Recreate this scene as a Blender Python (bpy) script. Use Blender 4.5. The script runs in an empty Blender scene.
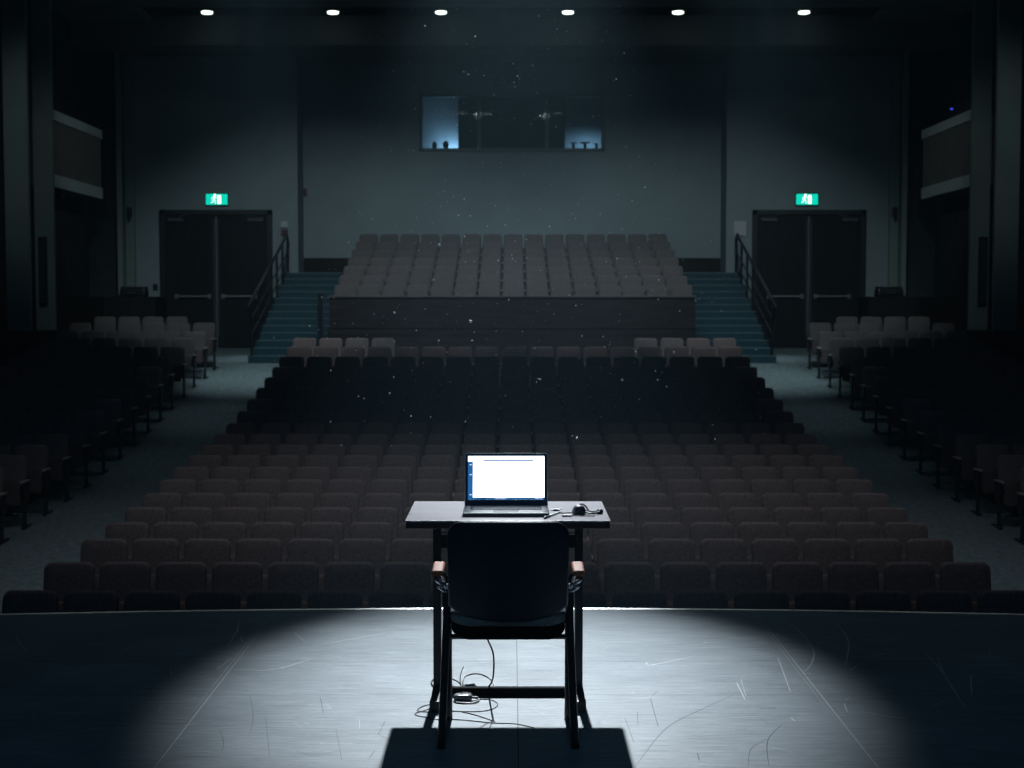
import bpy, bmesh, math, random
from mathutils import Vector, Matrix
random.seed(7)
C = bpy.context.scene.collection
PI = math.pi

# ---------------------------------------------------------------- camera frame
F = 1422.0; PITCH = math.atan(79 / F); CH = 1.57       # focal length in px, tilt, eye height over the stage
def ZY(y, d):                                          # world height seen at picture row y, distance d
    return CH - d * math.tan(PITCH + math.atan((y - 384) / F))
def XP(px, d, z):
    return (px - 512) / F * (d * math.cos(PITCH) - (z - CH) * math.sin(PITCH))
def at(px, y, d):
    z = ZY(y, d); return Vector((XP(px, d, z), d, z))
def ground(px, y, z=0.0):
    d = (CH - z) / math.tan(PITCH + math.atan((y - 384) / F))
    return Vector((XP(px, d, z), d, z))

cam = bpy.data.objects.new('camera', bpy.data.cameras.new('camera')); C.objects.link(cam)
cam.location = (0, 0, CH); cam.rotation_euler = (PI / 2 - PITCH, 0, 0)
cam.data.sensor_width = 36; cam.data.lens = F / 1024 * 36; cam.data.clip_end = 200
cam.data.dof.use_dof = True; cam.data.dof.focus_distance = 5.6; cam.data.dof.aperture_fstop = 5.6
bpy.context.scene.camera = cam

# ---------------------------------------------------------------- materials
def mat(name, col, rough=0.6, metal=0.0, spec=0.5, noise=None, bump=0.0, emit=None, strength=0.0, scale=(1, 1, 1), aniso=None):
    m = bpy.data.materials.new(name); m.use_nodes = True
    nt = m.node_tree; b = nt.nodes['Principled BSDF']
    b.inputs['Base Color'].default_value = (*col, 1); b.inputs['Roughness'].default_value = rough
    b.inputs['Metallic'].default_value = metal; b.inputs['Specular IOR Level'].default_value = spec
    if emit:
        b.inputs['Emission Color'].default_value = (*emit, 1); b.inputs['Emission Strength'].default_value = strength
    if noise:
        sc, amt = noise
        tc = nt.nodes.new('ShaderNodeTexCoord'); mp = nt.nodes.new('ShaderNodeMapping'); mp.inputs['Scale'].default_value = scale
        nz = nt.nodes.new('ShaderNodeTexNoise'); nz.inputs['Scale'].default_value = sc; nz.inputs['Detail'].default_value = 5
        rp = nt.nodes.new('ShaderNodeValToRGB')
        rp.color_ramp.elements[0].position = .3; rp.color_ramp.elements[1].position = .7
        rp.color_ramp.elements[0].color = (*[c * (1 - amt) for c in col], 1)
        rp.color_ramp.elements[1].color = (*[min(1, c * (1 + amt)) for c in col], 1)
        nt.links.new(tc.outputs['Object'], mp.inputs['Vector']); nt.links.new(mp.outputs['Vector'], nz.inputs['Vector'])
        nt.links.new(nz.outputs['Fac'], rp.inputs['Fac']); nt.links.new(rp.outputs['Color'], b.inputs['Base Color'])
        if bump:
            bp = nt.nodes.new('ShaderNodeBump'); bp.inputs['Strength'].default_value = bump; bp.inputs['Distance'].default_value = .01
            nt.links.new(nz.outputs['Fac'], bp.inputs['Height']); nt.links.new(bp.outputs['Normal'], b.inputs['Normal'])
    return m

M = dict(
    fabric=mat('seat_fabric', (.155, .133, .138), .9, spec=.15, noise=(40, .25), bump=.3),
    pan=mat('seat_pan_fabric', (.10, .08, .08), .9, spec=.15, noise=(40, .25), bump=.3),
    arm=mat('armrest_grey', (.34, .35, .35), .45, noise=(20, .2)),
    iron=mat('seat_iron', (.03, .035, .04), .5, noise=(30, .3)),
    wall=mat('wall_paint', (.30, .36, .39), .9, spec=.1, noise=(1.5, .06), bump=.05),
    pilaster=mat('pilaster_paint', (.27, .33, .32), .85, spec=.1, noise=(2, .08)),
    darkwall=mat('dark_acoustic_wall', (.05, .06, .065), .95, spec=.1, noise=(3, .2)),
    wains=mat('wainscot_wood', (.020, .015, .015), .7, spec=.2, noise=(3, .35), scale=(6, 6, .6)),
    ceil=mat('ceiling_paint', (.17, .185, .19), .95, spec=.1, noise=(1.2, .1)),
    slot=mat('ceiling_slot', (.03, .033, .036), .95, spec=.1, noise=(2, .2)),
    carpet=mat('aisle_carpet', (.175, .225, .245), .97, spec=.05, noise=(14, .3), bump=.4),
    stair=mat('stair_carpet', (.04, .09, .12), .95, spec=.05, noise=(25, .25), bump=.3),
    nosing=mat('stair_nosing', (.10, .16, .18), .6, noise=(20, .15)),
    panel=mat('parapet_wood', (.036, .028, .032), .75, spec=.12, noise=(2, .3), scale=(1, 1, 9)),
    cap=mat('parapet_cap', (.13, .11, .11), .45, noise=(4, .2)),
    door=mat('door_wood', (.017, .015, .018), .65, spec=.15, noise=(2.5, .35), scale=(5, 5, .5)),
    frame=mat('door_frame', (.01, .011, .013), .5, noise=(8, .2)),
    steel=mat('brushed_steel', (.45, .48, .5), .35, metal=.9, noise=(30, .15)),
    matte=mat('matte_black_steel', (.008, .009, .011), .9, spec=.1, noise=(30, .2)),
    black=mat('black_metal', (.018, .02, .024), .38, noise=(30, .2)),
    plastic=mat('black_plastic', (.010, .022, .040), .42, noise=(60, .2), bump=.05),
    uphol=mat('chair_upholstery', (.13, .18, .21), .75, noise=(70, .25), bump=.25),
    wood=mat('armrest_wood', (.34, .125, .07), .62, noise=(4, .25), scale=(8, 1.2, 8)),
    chrome=mat('chrome', (.55, .58, .62), .22, metal=1),
    tabletop=mat('table_laminate', (.235, .23, .255), .34, spec=.12, noise=(5, .1), scale=(1, 8, 1)),
    tableedge=mat('table_edge', (.02, .022, .026), .45, noise=(12, .2)),
    alu=mat('laptop_aluminium', (.55, .58, .60), .45, metal=.15, noise=(60, .05)),
    keys=mat('laptop_keys', (.05, .09, .12), .5, noise=(90, .3)),
    bezel=mat('laptop_bezel', (.01, .03, .07), .3),
    trim=mat('stage_edge_metal', (.80, .82, .82), .42, metal=1, noise=(30, .15)),
    stageface=mat('stage_fascia', (.02, .02, .022), .7, noise=(5, .3)),
    white=mat('white_plastic', (.55, .57, .58), .5, noise=(20, .05)),
    red=mat('red_plastic', (.07, .018, .02), .5, noise=(20, .1)),
    band=mat('balcony_rail_paint', (.50, .55, .56), .7, noise=(6, .08)),
    balc=mat('balcony_panel', (.15, .13, .12), .8, noise=(4, .2)),
    screen=mat('screen_white', (.0, .0, .0), .4, emit=(.84, .93, 1), strength=4),
    blue=mat('screen_blue', (.0, .0, .0), .4, emit=(.02, .15, .42), strength=.8),
    navy=mat('screen_navy', (.0, .0, .0), .4, emit=(.01, .06, .22), strength=.7),
    pale=mat('screen_pale', (.0, .0, .0), .4, emit=(.72, .80, .92), strength=1.1),
    green=mat('sign_green', (.0, .0, .0), .4, emit=(.0, .80, .60), strength=.95),
    signwhite=mat('sign_white', (.0, .0, .0), .4, emit=(.85, 1, .95), strength=2.6),
    lamp=mat('lamp_glow', (.0, .0, .0), .4, emit=(.80, 1, .93), strength=3.2),
    led=mat('blue_led', (.0, .0, .0), .4, emit=(.05, .08, 1), strength=1.2),
    light_mark=mat('scuff_light', (.55, .58, .6), .6, noise=(40, .3)),
    dark_mark=mat('scuff_dark', (.03, .035, .04), .7, noise=(40, .3)),
    cable=mat('cable_rubber', (.012, .014, .018), .4, noise=(60, .2)),
    dust=mat('dust', (.95, .97, 1), .9),
    boothwall=mat('booth_paint', (.30, .36, .40), .9, noise=(2, .1)),
)
# worn stage boards: fine streaks running across the stage
def stage_mat():
    m = bpy.data.materials.new('stage_boards'); m.use_nodes = True
    nt = m.node_tree; b = nt.nodes['Principled BSDF']; L = nt.links
    tc = nt.nodes.new('ShaderNodeTexCoord')
    def noise(scale, mapping, detail=6):
        mp = nt.nodes.new('ShaderNodeMapping'); mp.inputs['Scale'].default_value = mapping
        nz = nt.nodes.new('ShaderNodeTexNoise'); nz.inputs['Scale'].default_value = scale; nz.inputs['Detail'].default_value = detail
        L.new(tc.outputs['Object'], mp.inputs['Vector']); L.new(mp.outputs['Vector'], nz.inputs['Vector']); return nz
    n1 = noise(1, (5, 130, 1)); n2 = noise(1.1, (1.5, 2.5, 1)); n3 = noise(1, (30, 330, 1), 3)
    def math_(op, a, c):
        k = nt.nodes.new('ShaderNodeMath'); k.operation = op
        for i, v in enumerate((a, c)):
            if isinstance(v, float): k.inputs[i].default_value = v
            else: L.new(v, k.inputs[i])
        return k.outputs[0]
    s = math_('ADD', math_('MULTIPLY', n1.outputs['Fac'], .5), math_('MULTIPLY', n3.outputs['Fac'], .25))
    s = math_('ADD', s, math_('MULTIPLY', n2.outputs['Fac'], .25))
    rp = nt.nodes.new('ShaderNodeValToRGB')
    rp.color_ramp.elements[0].position = .36; rp.color_ramp.elements[0].color = (.10, .13, .15, 1)
    rp.color_ramp.elements[1].position = .64; rp.color_ramp.elements[1].color = (.31, .35, .385, 1)
    L.new(s, rp.inputs['Fac']); L.new(rp.outputs['Color'], b.inputs['Base Color'])
    rr = nt.nodes.new('ShaderNodeMapRange'); rr.inputs['To Min'].default_value = .34; rr.inputs['To Max'].default_value = .52
    L.new(n1.outputs['Fac'], rr.inputs['Value']); L.new(rr.outputs['Result'], b.inputs['Roughness'])
    b.inputs['Specular IOR Level'].default_value = .22
    bp = nt.nodes.new('ShaderNodeBump'); bp.inputs['Strength'].default_value = .25; bp.inputs['Distance'].default_value = .004
    L.new(s, bp.inputs['Height']); L.new(bp.outputs['Normal'], b.inputs['Normal'])
    return m
M['stage'] = stage_mat()
def glass_mat():
    m = bpy.data.materials.new('booth_glass'); m.use_nodes = True; nt = m.node_tree
    nt.nodes.remove(nt.nodes['Principled BSDF']); out = nt.nodes['Material Output']
    t = nt.nodes.new('ShaderNodeBsdfTransparent'); t.inputs[0].default_value = (.80, .88, .92, 1)
    g = nt.nodes.new('ShaderNodeBsdfGlossy'); g.inputs['Roughness'].default_value = .004
    mx = nt.nodes.new('ShaderNodeMixShader'); mx.inputs[0].default_value = .012
    nt.links.new(t.outputs[0], mx.inputs[1]); nt.links.new(g.outputs[0], mx.inputs[2]); nt.links.new(mx.outputs[0], out.inputs[0])
    return m
M['glass'] = glass_mat()

# ---------------------------------------------------------------- mesh helpers
def box(bm, x0, x1, y0, y1, z0, z1, mtx=None):
    v = [bm.verts.new((x, y, z)) for x in (x0, x1) for y in (y0, y1) for z in (z0, z1)]
    if mtx:
        for q in v: q.co = mtx @ q.co
    for f in ((0, 1, 3, 2), (4, 6, 7, 5), (0, 4, 5, 1), (2, 3, 7, 6), (0, 2, 6, 4), (1, 5, 7, 3)):
        bm.faces.new([v[i] for i in f])
    return v
def smooth_path(pts, n=8):
    pts = [Vector(p) for p in pts]; out = []
    for i in range(len(pts) - 1):
        p0 = pts[max(i - 1, 0)]; p1 = pts[i]; p2 = pts[i + 1]; p3 = pts[min(i + 2, len(pts) - 1)]
        for k in range(n):
            t = k / n
            out.append(.5 * ((2 * p1) + (p2 - p0) * t + (2 * p0 - 5 * p1 + 4 * p2 - p3) * t * t + (3 * p1 - p0 - 3 * p2 + p3) * t ** 3))
    out.append(pts[-1]); return out
def tube(bm, pts, r, seg=8, squash=1.0):
    pts = [Vector(p) for p in pts]; rings = []; prev = None
    for i, p in enumerate(pts):
        t = (pts[min(i + 1, len(pts) - 1)] - pts[max(i - 1, 0)]).normalized()
        if prev is None:
            a = t.cross(Vector((0, 0, 1)))
            if a.length < .05: a = t.cross(Vector((0, 1, 0)))
            a.normalize()
        else:
            a = (prev - t * prev.dot(t)); a = a.normalized() if a.length > 1e-6 else t.orthogonal().normalized()
        prev = a; b = t.cross(a)
        rr = r[i] if isinstance(r, (list, tuple)) else r
        rings.append([bm.verts.new(p + a * math.cos(2 * PI * k / seg) * rr + b * math.sin(2 * PI * k / seg) * rr * squash) for k in range(seg)])
    for A, B in zip(rings, rings[1:]):
        for k in range(seg):
            bm.faces.new((A[k], A[(k + 1) % seg], B[(k + 1) % seg], B[k]))
    bm.faces.new(rings[0][::-1]); bm.faces.new(rings[-1])
def rrect(w, h, r, n=6, rb=None):                      # rounded outline in (x, z), z from 0 to h; rb = radius at the bottom
    rb = r if rb is None else rb; o = []
    for cx, cz, a0, q in ((w / 2 - r, h - r, 0, r), (-w / 2 + r, h - r, PI / 2, r), (-w / 2 + rb, rb, PI, rb), (w / 2 - rb, rb, 1.5 * PI, rb)):
        for k in range(n + 1):
            a = a0 + PI / 2 * k / n; o.append((cx + math.cos(a) * q, cz + math.sin(a) * q))
    return o
def pillow(bm, outline, th, edge, fn, rings=3):
    """a slab with the outline given in (x,z), rounded edges; fn(x, t, z) -> point, t across the thickness 0 (front) .. th (rear)"""
    cx = sum(p[0] for p in outline) / len(outline); cz = sum(p[1] for p in outline) / len(outline)
    def ring(inset, t):
        vs = []
        for x, z in outline:
            dx, dz = x - cx, z - cz; l = math.hypot(dx, dz) or 1
            vs.append(bm.verts.new(fn(x - dx / l * inset, t, z - dz / l * inset)))
        return vs
    lv = []
    for k in range(rings + 1):
        a = PI / 2 * k / rings; lv.append((edge * (1 - math.sin(a)), edge * (1 - math.cos(a))))
    for k in range(rings, -1, -1):
        a = PI / 2 * k / rings; lv.append((edge * (1 - math.sin(a)), th - edge * (1 - math.cos(a))))
    rs = [ring(i, t) for i, t in lv]
    n = len(outline)
    for A, B in zip(rs, rs[1:]):
        for k in range(n): bm.faces.new((A[k], A[(k + 1) % n], B[(k + 1) % n], B[k]))
    for R, t, flip in ((rs[0], 0, True), (rs[-1], th, False)):
        inner = []
        for s in (.66, .33):
            vs = []
            for x, z in outline:
                dx, dz = x - cx, z - cz; l = math.hypot(dx, dz) or 1; q = (l - edge) / l * s
                vs.append(bm.verts.new(fn(cx + dx * q, t, cz + dz * q)))
            inner.append(vs)
        c = bm.verts.new(fn(cx, t, cz)); seq = [R] + inner
        for A, B in zip(seq, seq[1:]):
            for k in range(n):
                f = (A[k], A[(k + 1) % n], B[(k + 1) % n], B[k]); bm.faces.new(f)
        for k in range(n): bm.faces.new((inner[-1][k], inner[-1][(k + 1) % n], c))
def lathe(bm, prof, cx, cy, seg=20, cz=0):
    rs = [[bm.verts.new((cx + math.cos(2 * PI * k / seg) * r, cy + math.sin(2 * PI * k / seg) * r, cz + z)) for k in range(seg)] for r, z in prof]
    for A, B in zip(rs, rs[1:]):
        for k in range(seg): bm.faces.new((A[k], A[(k + 1) % seg], B[(k + 1) % seg], B[k]))
    bm.faces.new(rs[0][::-1]); bm.faces.new(rs[-1])
def mesh(name, bm, m, smooth=False, bevel=0):
    bmesh.ops.recalc_face_normals(bm, faces=bm.faces)
    if bevel:
        bmesh.ops.bevel(bm, geom=[e for e in bm.edges if e.is_manifold and e.calc_face_angle(0) > .6], offset=bevel, segments=2, affect='EDGES', profile=.6)
    d = bpy.data.meshes.new(name); bm.to_mesh(d); bm.free()
    d.materials.append(M[m] if isinstance(m, str) else m)
    if smooth:
        for p in d.polygons: p.use_smooth = True
    return d
def obj(name, bm, m, parent=None, smooth=False, bevel=0):
    o = bpy.data.objects.new(name, mesh(name, bm, m, smooth, bevel)); C.objects.link(o)
    if parent:
        o.parent = parent
        o.matrix_parent_inverse = Matrix.Translation(parent.location).inverted() if parent.type == 'MESH' else Matrix.Identity(4)
    return o
def boxo(name, dims, m, parent=None, bevel=0):
    bm = bmesh.new(); box(bm, *dims); return obj(name, bm, m, parent, bevel=bevel)
def tag(o, label, cat, group=None, kind=None):
    o['label'] = label; o['category'] = cat
    if group: o['group'] = group
    if kind: o['kind'] = kind
    return o
def struct(o, label=None, cat=None):
    o['kind'] = 'structure'
    if label: o['label'] = label
    if cat: o['category'] = cat
    return o
def thing(name, label, cat, loc=(0, 0, 0), group=None, kind=None):
    o = bpy.data.objects.new(name, None); C.objects.link(o); o.location = loc; o.empty_display_size = .1
    return tag(o, label, cat, group, kind)

# ---------------------------------------------------------------- levels of the hall
SEAT_H = .97; PITCHX = .53
ROWD = [12.15, 13.25, 14.4, 15.28, 16.07, 16.85, 17.65, 18.42, 19.25, 20.08, 20.96, 21.85, 22.72, 23.6, 24.45, 25.3, 26.12, 26.92, 27.85, 28.65, 29.6, 30.45, 31.4]
def rowd(i): return ROWD[i - 1]
TOPY = {1: 593, 2: 563, 3: 541, 4: 524, 5: 509, 6: 494.5, 7: 480.5, 8: 467.5, 9: 456, 10: 445.5, 11: 435, 12: 424, 13: 412, 14: 399.5,
        15: 388, 16: 377.5, 17: 367, 18: 357, 19: 346.8, 20: 337.5, 21: 331.5, 22: 326.5, 23: 321.5}
ROWZ = {i: ZY(y, rowd(i)) - SEAT_H for i, y in TOPY.items()}
def clean(i): return (ROWZ[max(i - 1, 1)] + ROWZ[i] * 2 + ROWZ[min(i + 1, 23)]) / 4
ROWZ = {i: (ROWZ[i] if i in (1, 23) else clean(i)) for i in ROWZ}
prof = [(7.2, ROWZ[1] - .02), (11.5, ROWZ[1] - .01)] + [(rowd(i), ROWZ[i]) for i in range(1, 22)] + [(31.0, ZY(362, 31.0)), (33, ZY(355.5, 33)), (36.5, ZY(348, 36.5))]
def floorz(d):
    for (a, za), (b, zb) in zip(prof, prof[1:]):
        if a <= d <= b: return za + (zb - za) * (d - a) / (b - a)
    return prof[0][1] if d < prof[0][0] else prof[-1][1]
for i in (22, 23): ROWZ[i] = floorz(rowd(i))
DW = 36.5; CW = 37.5                                    # door walls and the recessed centre wall
XW = 10.7                                               # side walls
ZC = CH + 6.85                                          # ceiling

# hall floor (carpet)
bm = bmesh.new(); prev = None
for d, z in prof:
    cur = [bm.verts.new((x, d, z)) for x in (-XW, XW)] + [bm.verts.new((x, d, z - .25)) for x in (-XW, XW)]
    if prev:
        bm.faces.new((prev[0], prev[1], cur[1], cur[0])); bm.faces.new((prev[2], cur[2], cur[3], prev[3]))
        bm.faces.new((prev[0], cur[0], cur[2], prev[2])); bm.faces.new((prev[1], prev[3], cur[3], cur[1]))
    else: bm.faces.new((cur[0], cur[2], cur[3], cur[1]))
    prev = cur
bm.faces.new((prev[0], prev[1], prev[3], prev[2]))
struct(obj('floor', bm, 'carpet'), 'raked grey carpet floor of the hall', 'floor')

# stage floor: front edge bows gently towards the seats
def edge_y(x): return 7.285 - .0215 * x * x
bm = bmesh.new(); xs = [-9 + .25 * k for k in range(73)]; top = []; bot = []; bk = []; bkb = []
for x in xs:
    y = max(edge_y(x), -3)
    top.append(bm.verts.new((x, y, 0))); bot.append(bm.verts.new((x, y, -.12))); bk.append(bm.verts.new((x, -4, 0))); bkb.append(bm.verts.new((x, -4, -.12)))
for k in range(len(xs) - 1):
    bm.faces.new((top[k], top[k + 1], bk[k + 1], bk[k])); bm.faces.new((bot[k], bkb[k], bkb[k + 1], bot[k + 1]))
    bm.faces.new((top[k], bot[k], bot[k + 1], top[k + 1])); bm.faces.new((bk[k], bk[k + 1], bkb[k + 1], bkb[k]))
stage = struct(obj('stage_floor', bm, 'stage'), 'dark scratched stage floor under the spotlight', 'stage')
bm = bmesh.new()
vs = [[bm.verts.new((x, edge_y(x) - .06, z)) for x in xs] + [bm.verts.new((x, edge_y(x) - .10, z)) for x in reversed(xs)] for z in (-.12, floorz(8))]
n = len(vs[0])
for k in range(n): bm.faces.new((vs[0][k], vs[0][(k + 1) % n], vs[1][(k + 1) % n], vs[1][k]))
struct(obj('wall_stage_front', bm, 'stageface'), 'dark fascia under the stage edge', 'wall')
bm = bmesh.new(); rows = [[bm.verts.new((x, edge_y(x) + a, b)) for a, b in ((-.006, .0005), (.004, .0048), (.007, .0035), (.007, -.04), (.001, -.04), (.001, 0))] for x in xs]
for A, B in zip(rows, rows[1:]):
    for k in range(6): bm.faces.new((A[k], A[(k + 1) % 6], B[(k + 1) % 6], B[k]))
bm.faces.new(rows[0][::-1]); bm.faces.new(rows[-1])
struct(obj('trim_1', bm, 'trim'), 'thin bright metal strip along the curved stage edge', 'trim')

# wear on the boards: seams, light scratches, dark scuffs; each a thin film of its own shape
def ribbon(bm, pts, w, z=.0006):
    pts = smooth_path([(p.x, p.y, z) for p in pts], 6) if len(pts) > 2 else [Vector((p.x, p.y, z)) for p in pts]
    L = []; n = len(pts)
    for i, p in enumerate(pts):
        t = pts[min(i + 1, n - 1)] - pts[max(i - 1, 0)]; nrm = Vector((-t.y, t.x, 0)).normalized()
        ww = w * (.25 + .75 * math.sin(PI * (i + .3) / (n - .4))) / 2
        L.append((bm.verts.new(p + nrm * ww), bm.verts.new(p - nrm * ww)))
    for a, b in zip(L, L[1:]): bm.faces.new((a[0], a[1], b[1], b[0]))
def LP(*q): return [ground(x / 2.56, 600 + y / 2.56) for x, y in q]
def RP(*q): return [ground(600 + x / 2.415, 600 + y / 2.415) for x, y in q]
bm = bmesh.new()
for q, w in ((LP((612, 55), (606, 80), (583, 118)), .007), (LP((555, 178), (592, 150)), .006), (LP((616, 92), (620, 106)), .008),
             (LP((655, 182), (720, 174), (800, 150)), .006), (LP((800, 118), (900, 100), (985, 85)), .005), (LP((755, 85), (778, 105)), .004),
             (LP((437, 178), (440, 192)), .006), (LP((100, 350), (240, 332)), .004), (LP((320, 128), (340, 118)), .005), (LP((415, 95), (428, 90)), .005),
             (LP((560, 178), (660, 180)), .005), (LP((470, 322), (500, 316)), .006), (LP((520, 205), (560, 202)), .004), (LP((40, 92), (50, 110), (70, 130)), .004),
             (RP((435, 40), (480, 75), (515, 120), (510, 155), (490, 175)), .005), (RP((570, 55), (600, 100), (592, 160)), .006),
             (RP((658, 138), (700, 125)), .006), (RP((655, 85), (700, 125)), .003), (RP((785, 125), (830, 180), (885, 265)), .005), (RP((815, 140), (835, 190)), .007),
             (RP((800, 260), (845, 235)), .004), (RP((895, 180), (898, 230)), .007), (RP((630, 270), (740, 288)), .006), (RP((330, 200), (350, 240)), .004),
             (RP((113, 150), (125, 157), (230, 135)), .005), (RP((590, 250), (597, 270)), .006), (RP((430, 140), (460, 222)), .004), (RP((620, 120), (760, 140)), .003),
             (RP((605, 170), (630, 152)), .006), (RP((490, 178), (512, 178)), .009), (RP((940, 118), (944, 136)), .005), (RP((700, 140), (840, 142)), .003),
             (RP((462, 285), (470, 292)), .008), (RP((700, 170), (740, 168)), .005), (RP((340, 190), (352, 232)), .002)):
    ribbon(bm, q, w)
for _ in range(260):                                     # short stray scratches
    x = random.uniform(-2.4, 2.6); y = random.uniform(4.8, 7.2); a = random.gauss(0, .35) if random.random() < .75 else random.uniform(0, PI); l = random.uniform(.02, .14)
    ribbon(bm, [Vector((x, y, 0)), Vector((x + math.cos(a) * l, y + math.sin(a) * l, 0))], random.uniform(.0008, .0026))
s = obj('scratches', bm, 'light_mark', stage); s['kind'] = 'stuff'
bm = bmesh.new()
for q, w in ((LP((985, 312), (968, 345)), .005), (LP((970, 345), (1005, 362)), .005), (LP((640, 240), (648, 300), (640, 340)), .003), (LP((680, 300), (690, 400)), .003),
             (LP((820, 250), (828, 290)), .005), (LP((560, 330), (572, 360), (568, 390)), .003), (RP((385, 262), (425, 261)), .012),
             (RP((325, 228), (250, 262), (160, 310), (85, 403)), .005), (RP((122, 238), (140, 305)), .006), (RP((440, 300), (405, 340), (408, 403)), .006),
             (RP((358, 403), (365, 360), (405, 335)), .004), (RP((60, 285), (82, 345)), .004), (RP((90, 270), (92, 305)), .004), (RP((235, 370), (240, 388)), .008),
             (LP((945, 405), (960, 385)), .005), (LP((860, 330), (875, 410)), .003)):
    ribbon(bm, q, w * .6)
for _ in range(40):
    x = random.uniform(-1.2, 1.6); y = random.uniform(4.8, 6.8); a = random.uniform(0, PI); l = random.uniform(.02, .09)
    ribbon(bm, [Vector((x, y, 0)), Vector((x + math.cos(a) * l, y + math.sin(a) * l, 0))], random.uniform(.001, .002))
s = obj('scuffs', bm, 'dark_mark', stage); s['kind'] = 'stuff'
bm = bmesh.new()
for x in (.022,): ribbon(bm, [Vector((x, 4, 0)), Vector((x, 5.5, 0)), Vector((x, 7.25, 0))], .004, .0004)
for y in (5.655, 6.2): ribbon(bm, [Vector((-4.5, y, 0)), Vector((0, y, 0)), Vector((4.5, y, 0))], .003, .0004)
obj('board_seam', bm, 'dark_mark', stage)
bm = bmesh.new()
for x in (-1.215, 1.245):
    ribbon(bm, [Vector((x, 4.3, 0)), Vector((x, 5.8, 0)), Vector((x, 7.2, 0))], .0032, .0004)
    ribbon(bm, [Vector((x - .02, 5.4, 0)), Vector((x - .018, 6.4, 0)), Vector((x - .02, 7.0, 0))], .0016, .0004)
obj('worn_seam', bm, 'light_mark', stage)

# ---------------------------------------------------------------- walls and ceiling
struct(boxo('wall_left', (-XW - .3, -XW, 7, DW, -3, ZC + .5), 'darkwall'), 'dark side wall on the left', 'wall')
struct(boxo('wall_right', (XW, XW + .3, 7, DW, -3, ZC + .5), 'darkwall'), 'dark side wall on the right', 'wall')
ZF = floorz(DW)
for s, nm in ((-1, 'left'), (1, 'right')):
    a, b = sorted((s * 5.47, s * (XW + .3)))
    struct(boxo('wall_back_' + nm, (a, b, DW, CW + .3, ZF - .3, ZC + .5), 'wall'), 'grey wall section around the %s pair of exit doors' % nm, 'wall')
# centre wall with the booth opening
bw0, bw1 = XP(420, CW, 6), XP(604, CW, 6); bz0, bz1 = ZY(151, CW), ZY(94.5, CW)
bm = bmesh.new()
for q in ((-5.5, bw0, -1, ZC + .5), (bw1, 5.5, -1, ZC + .5), (bw0, bw1, -1, bz0), (bw0, bw1, bz1, ZC + .5)):
    box(bm, q[0], q[1], CW, CW + .25, q[2], q[3])
struct(obj('wall_back', bm, 'wall'), 'grey recessed centre wall behind the upper seats', 'wall')
# booth room behind the glass
bm = bmesh.new()
R = (bw0 - .6, bw1 + .6, CW + .25, CW + 3.2, bz0 - .7, bz1 + .5)
box(bm, R[0], R[1], R[3], R[3] + .1, R[4], R[5]); box(bm, R[0] - .1, R[0], R[2], R[3], R[4], R[5]); box(bm, R[1], R[1] + .1, R[2], R[3], R[4], R[5])
box(bm, R[0], R[1], R[2], R[3], R[4] - .1, R[4]); box(bm, R[0], R[1], R[2], R[3], R[5], R[5] + .1)
struct(obj('wall_booth', bm, 'boothwall'), 'inside of the projection booth', 'wall')
bx1, bx2 = XP(458.5, CW + 1.2, 6), XP(564.5, CW + 1.2, 6)
bm = bmesh.new(); box(bm, bx1, bx1 + .08, CW + 1.0, CW + 3.2, R[4], R[5]); box(bm, bx2 - .08, bx2, CW + 1.0, CW + 3.2, R[4], R[5])
box(bm, bx1, bx2, CW + 1.0, CW + 1.08, R[4], R[5])
struct(obj('partition_booth', bm, 'darkwall'), 'dark partition inside the booth', 'wall')
w = thing('window_1', 'long projection booth window of three panes high on the centre wall', 'window', ((bw0 + bw1) / 2, CW, bz0)); w['kind'] = 'structure'
wx = (bw1 - bw0) / 2; wh = bz1 - bz0; mu = (XP(479, CW, 6), XP(547, CW, 6)); mid = (bw0 + bw1) / 2
bm = bmesh.new(); t = .07
for q in ((-wx - .02, wx + .02, -.04, .1, -.02, t), (-wx - .02, wx + .02, -.04, .1, wh - t, wh + .02), (-wx - .02, -wx + t, -.04, .1, 0, wh), (wx - t, wx + .02, -.04, .1, 0, wh)): box(bm, *q)
for m_ in mu: box(bm, m_ - mid - .045, m_ - mid + .045, -.03, .1, 0, wh)
obj('window_frame', bm, mat('booth_frame', (.10, .12, .13), .5, noise=(8, .1)), w)
edges = [-wx + t] + [k for m_ in mu for k in (m_ - mid - .045, m_ - mid + .045)] + [wx - t]
for a, b in zip(edges[::2], edges[1::2]): boxo('pane', (a, b, .03, .036, t, wh - t), 'glass', w)

# booth equipment seen as dark shapes along the sill
def booth_item(px0, px1, ytop, nm, label, cat):
    d = CW + .55; x0, x1 = XP(px0, d, 5.9), XP(px1, d, 5.9); zt = ZY(ytop, d); bm = bmesh.new(); zb = R[4]
    if nm == 'monitor':
        box(bm, x0, x1, -.03, .03, zb + .95 - zb, zt - zb); box(bm, (x0 + x1) / 2 - .04, (x0 + x1) / 2 + .04, -.02, .02, 0, .96)
        box(bm, (x0 + x1) / 2 - .14, (x0 + x1) / 2 + .14, -.1, .1, 0, .03)
        o = obj(nm, bm, 'black', bevel=.006)
    else:
        h = zt - zb; r = (x1 - x0) / 2
        lathe(bm, [(r * .9, 0), (r * .9, .5 * h), (r * 1.0, .62 * h), (r * .9, .72 * h), (r * .35, .78 * h), (r * .62, .84 * h), (r * .72, .92 * h), (r * .5, .98 * h), (r * .1, h)], (x0 + x1) / 2, 0, 16)
        o = obj(nm, bm, 'black', smooth=True)
    o.location = (0, d, zb + .002); return tag(o, label, cat)
booth_item(431, 438, 141.5, 'booth_device', 'leftmost dark rounded shape at the sill of the lit booth pane', 'equipment')
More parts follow.
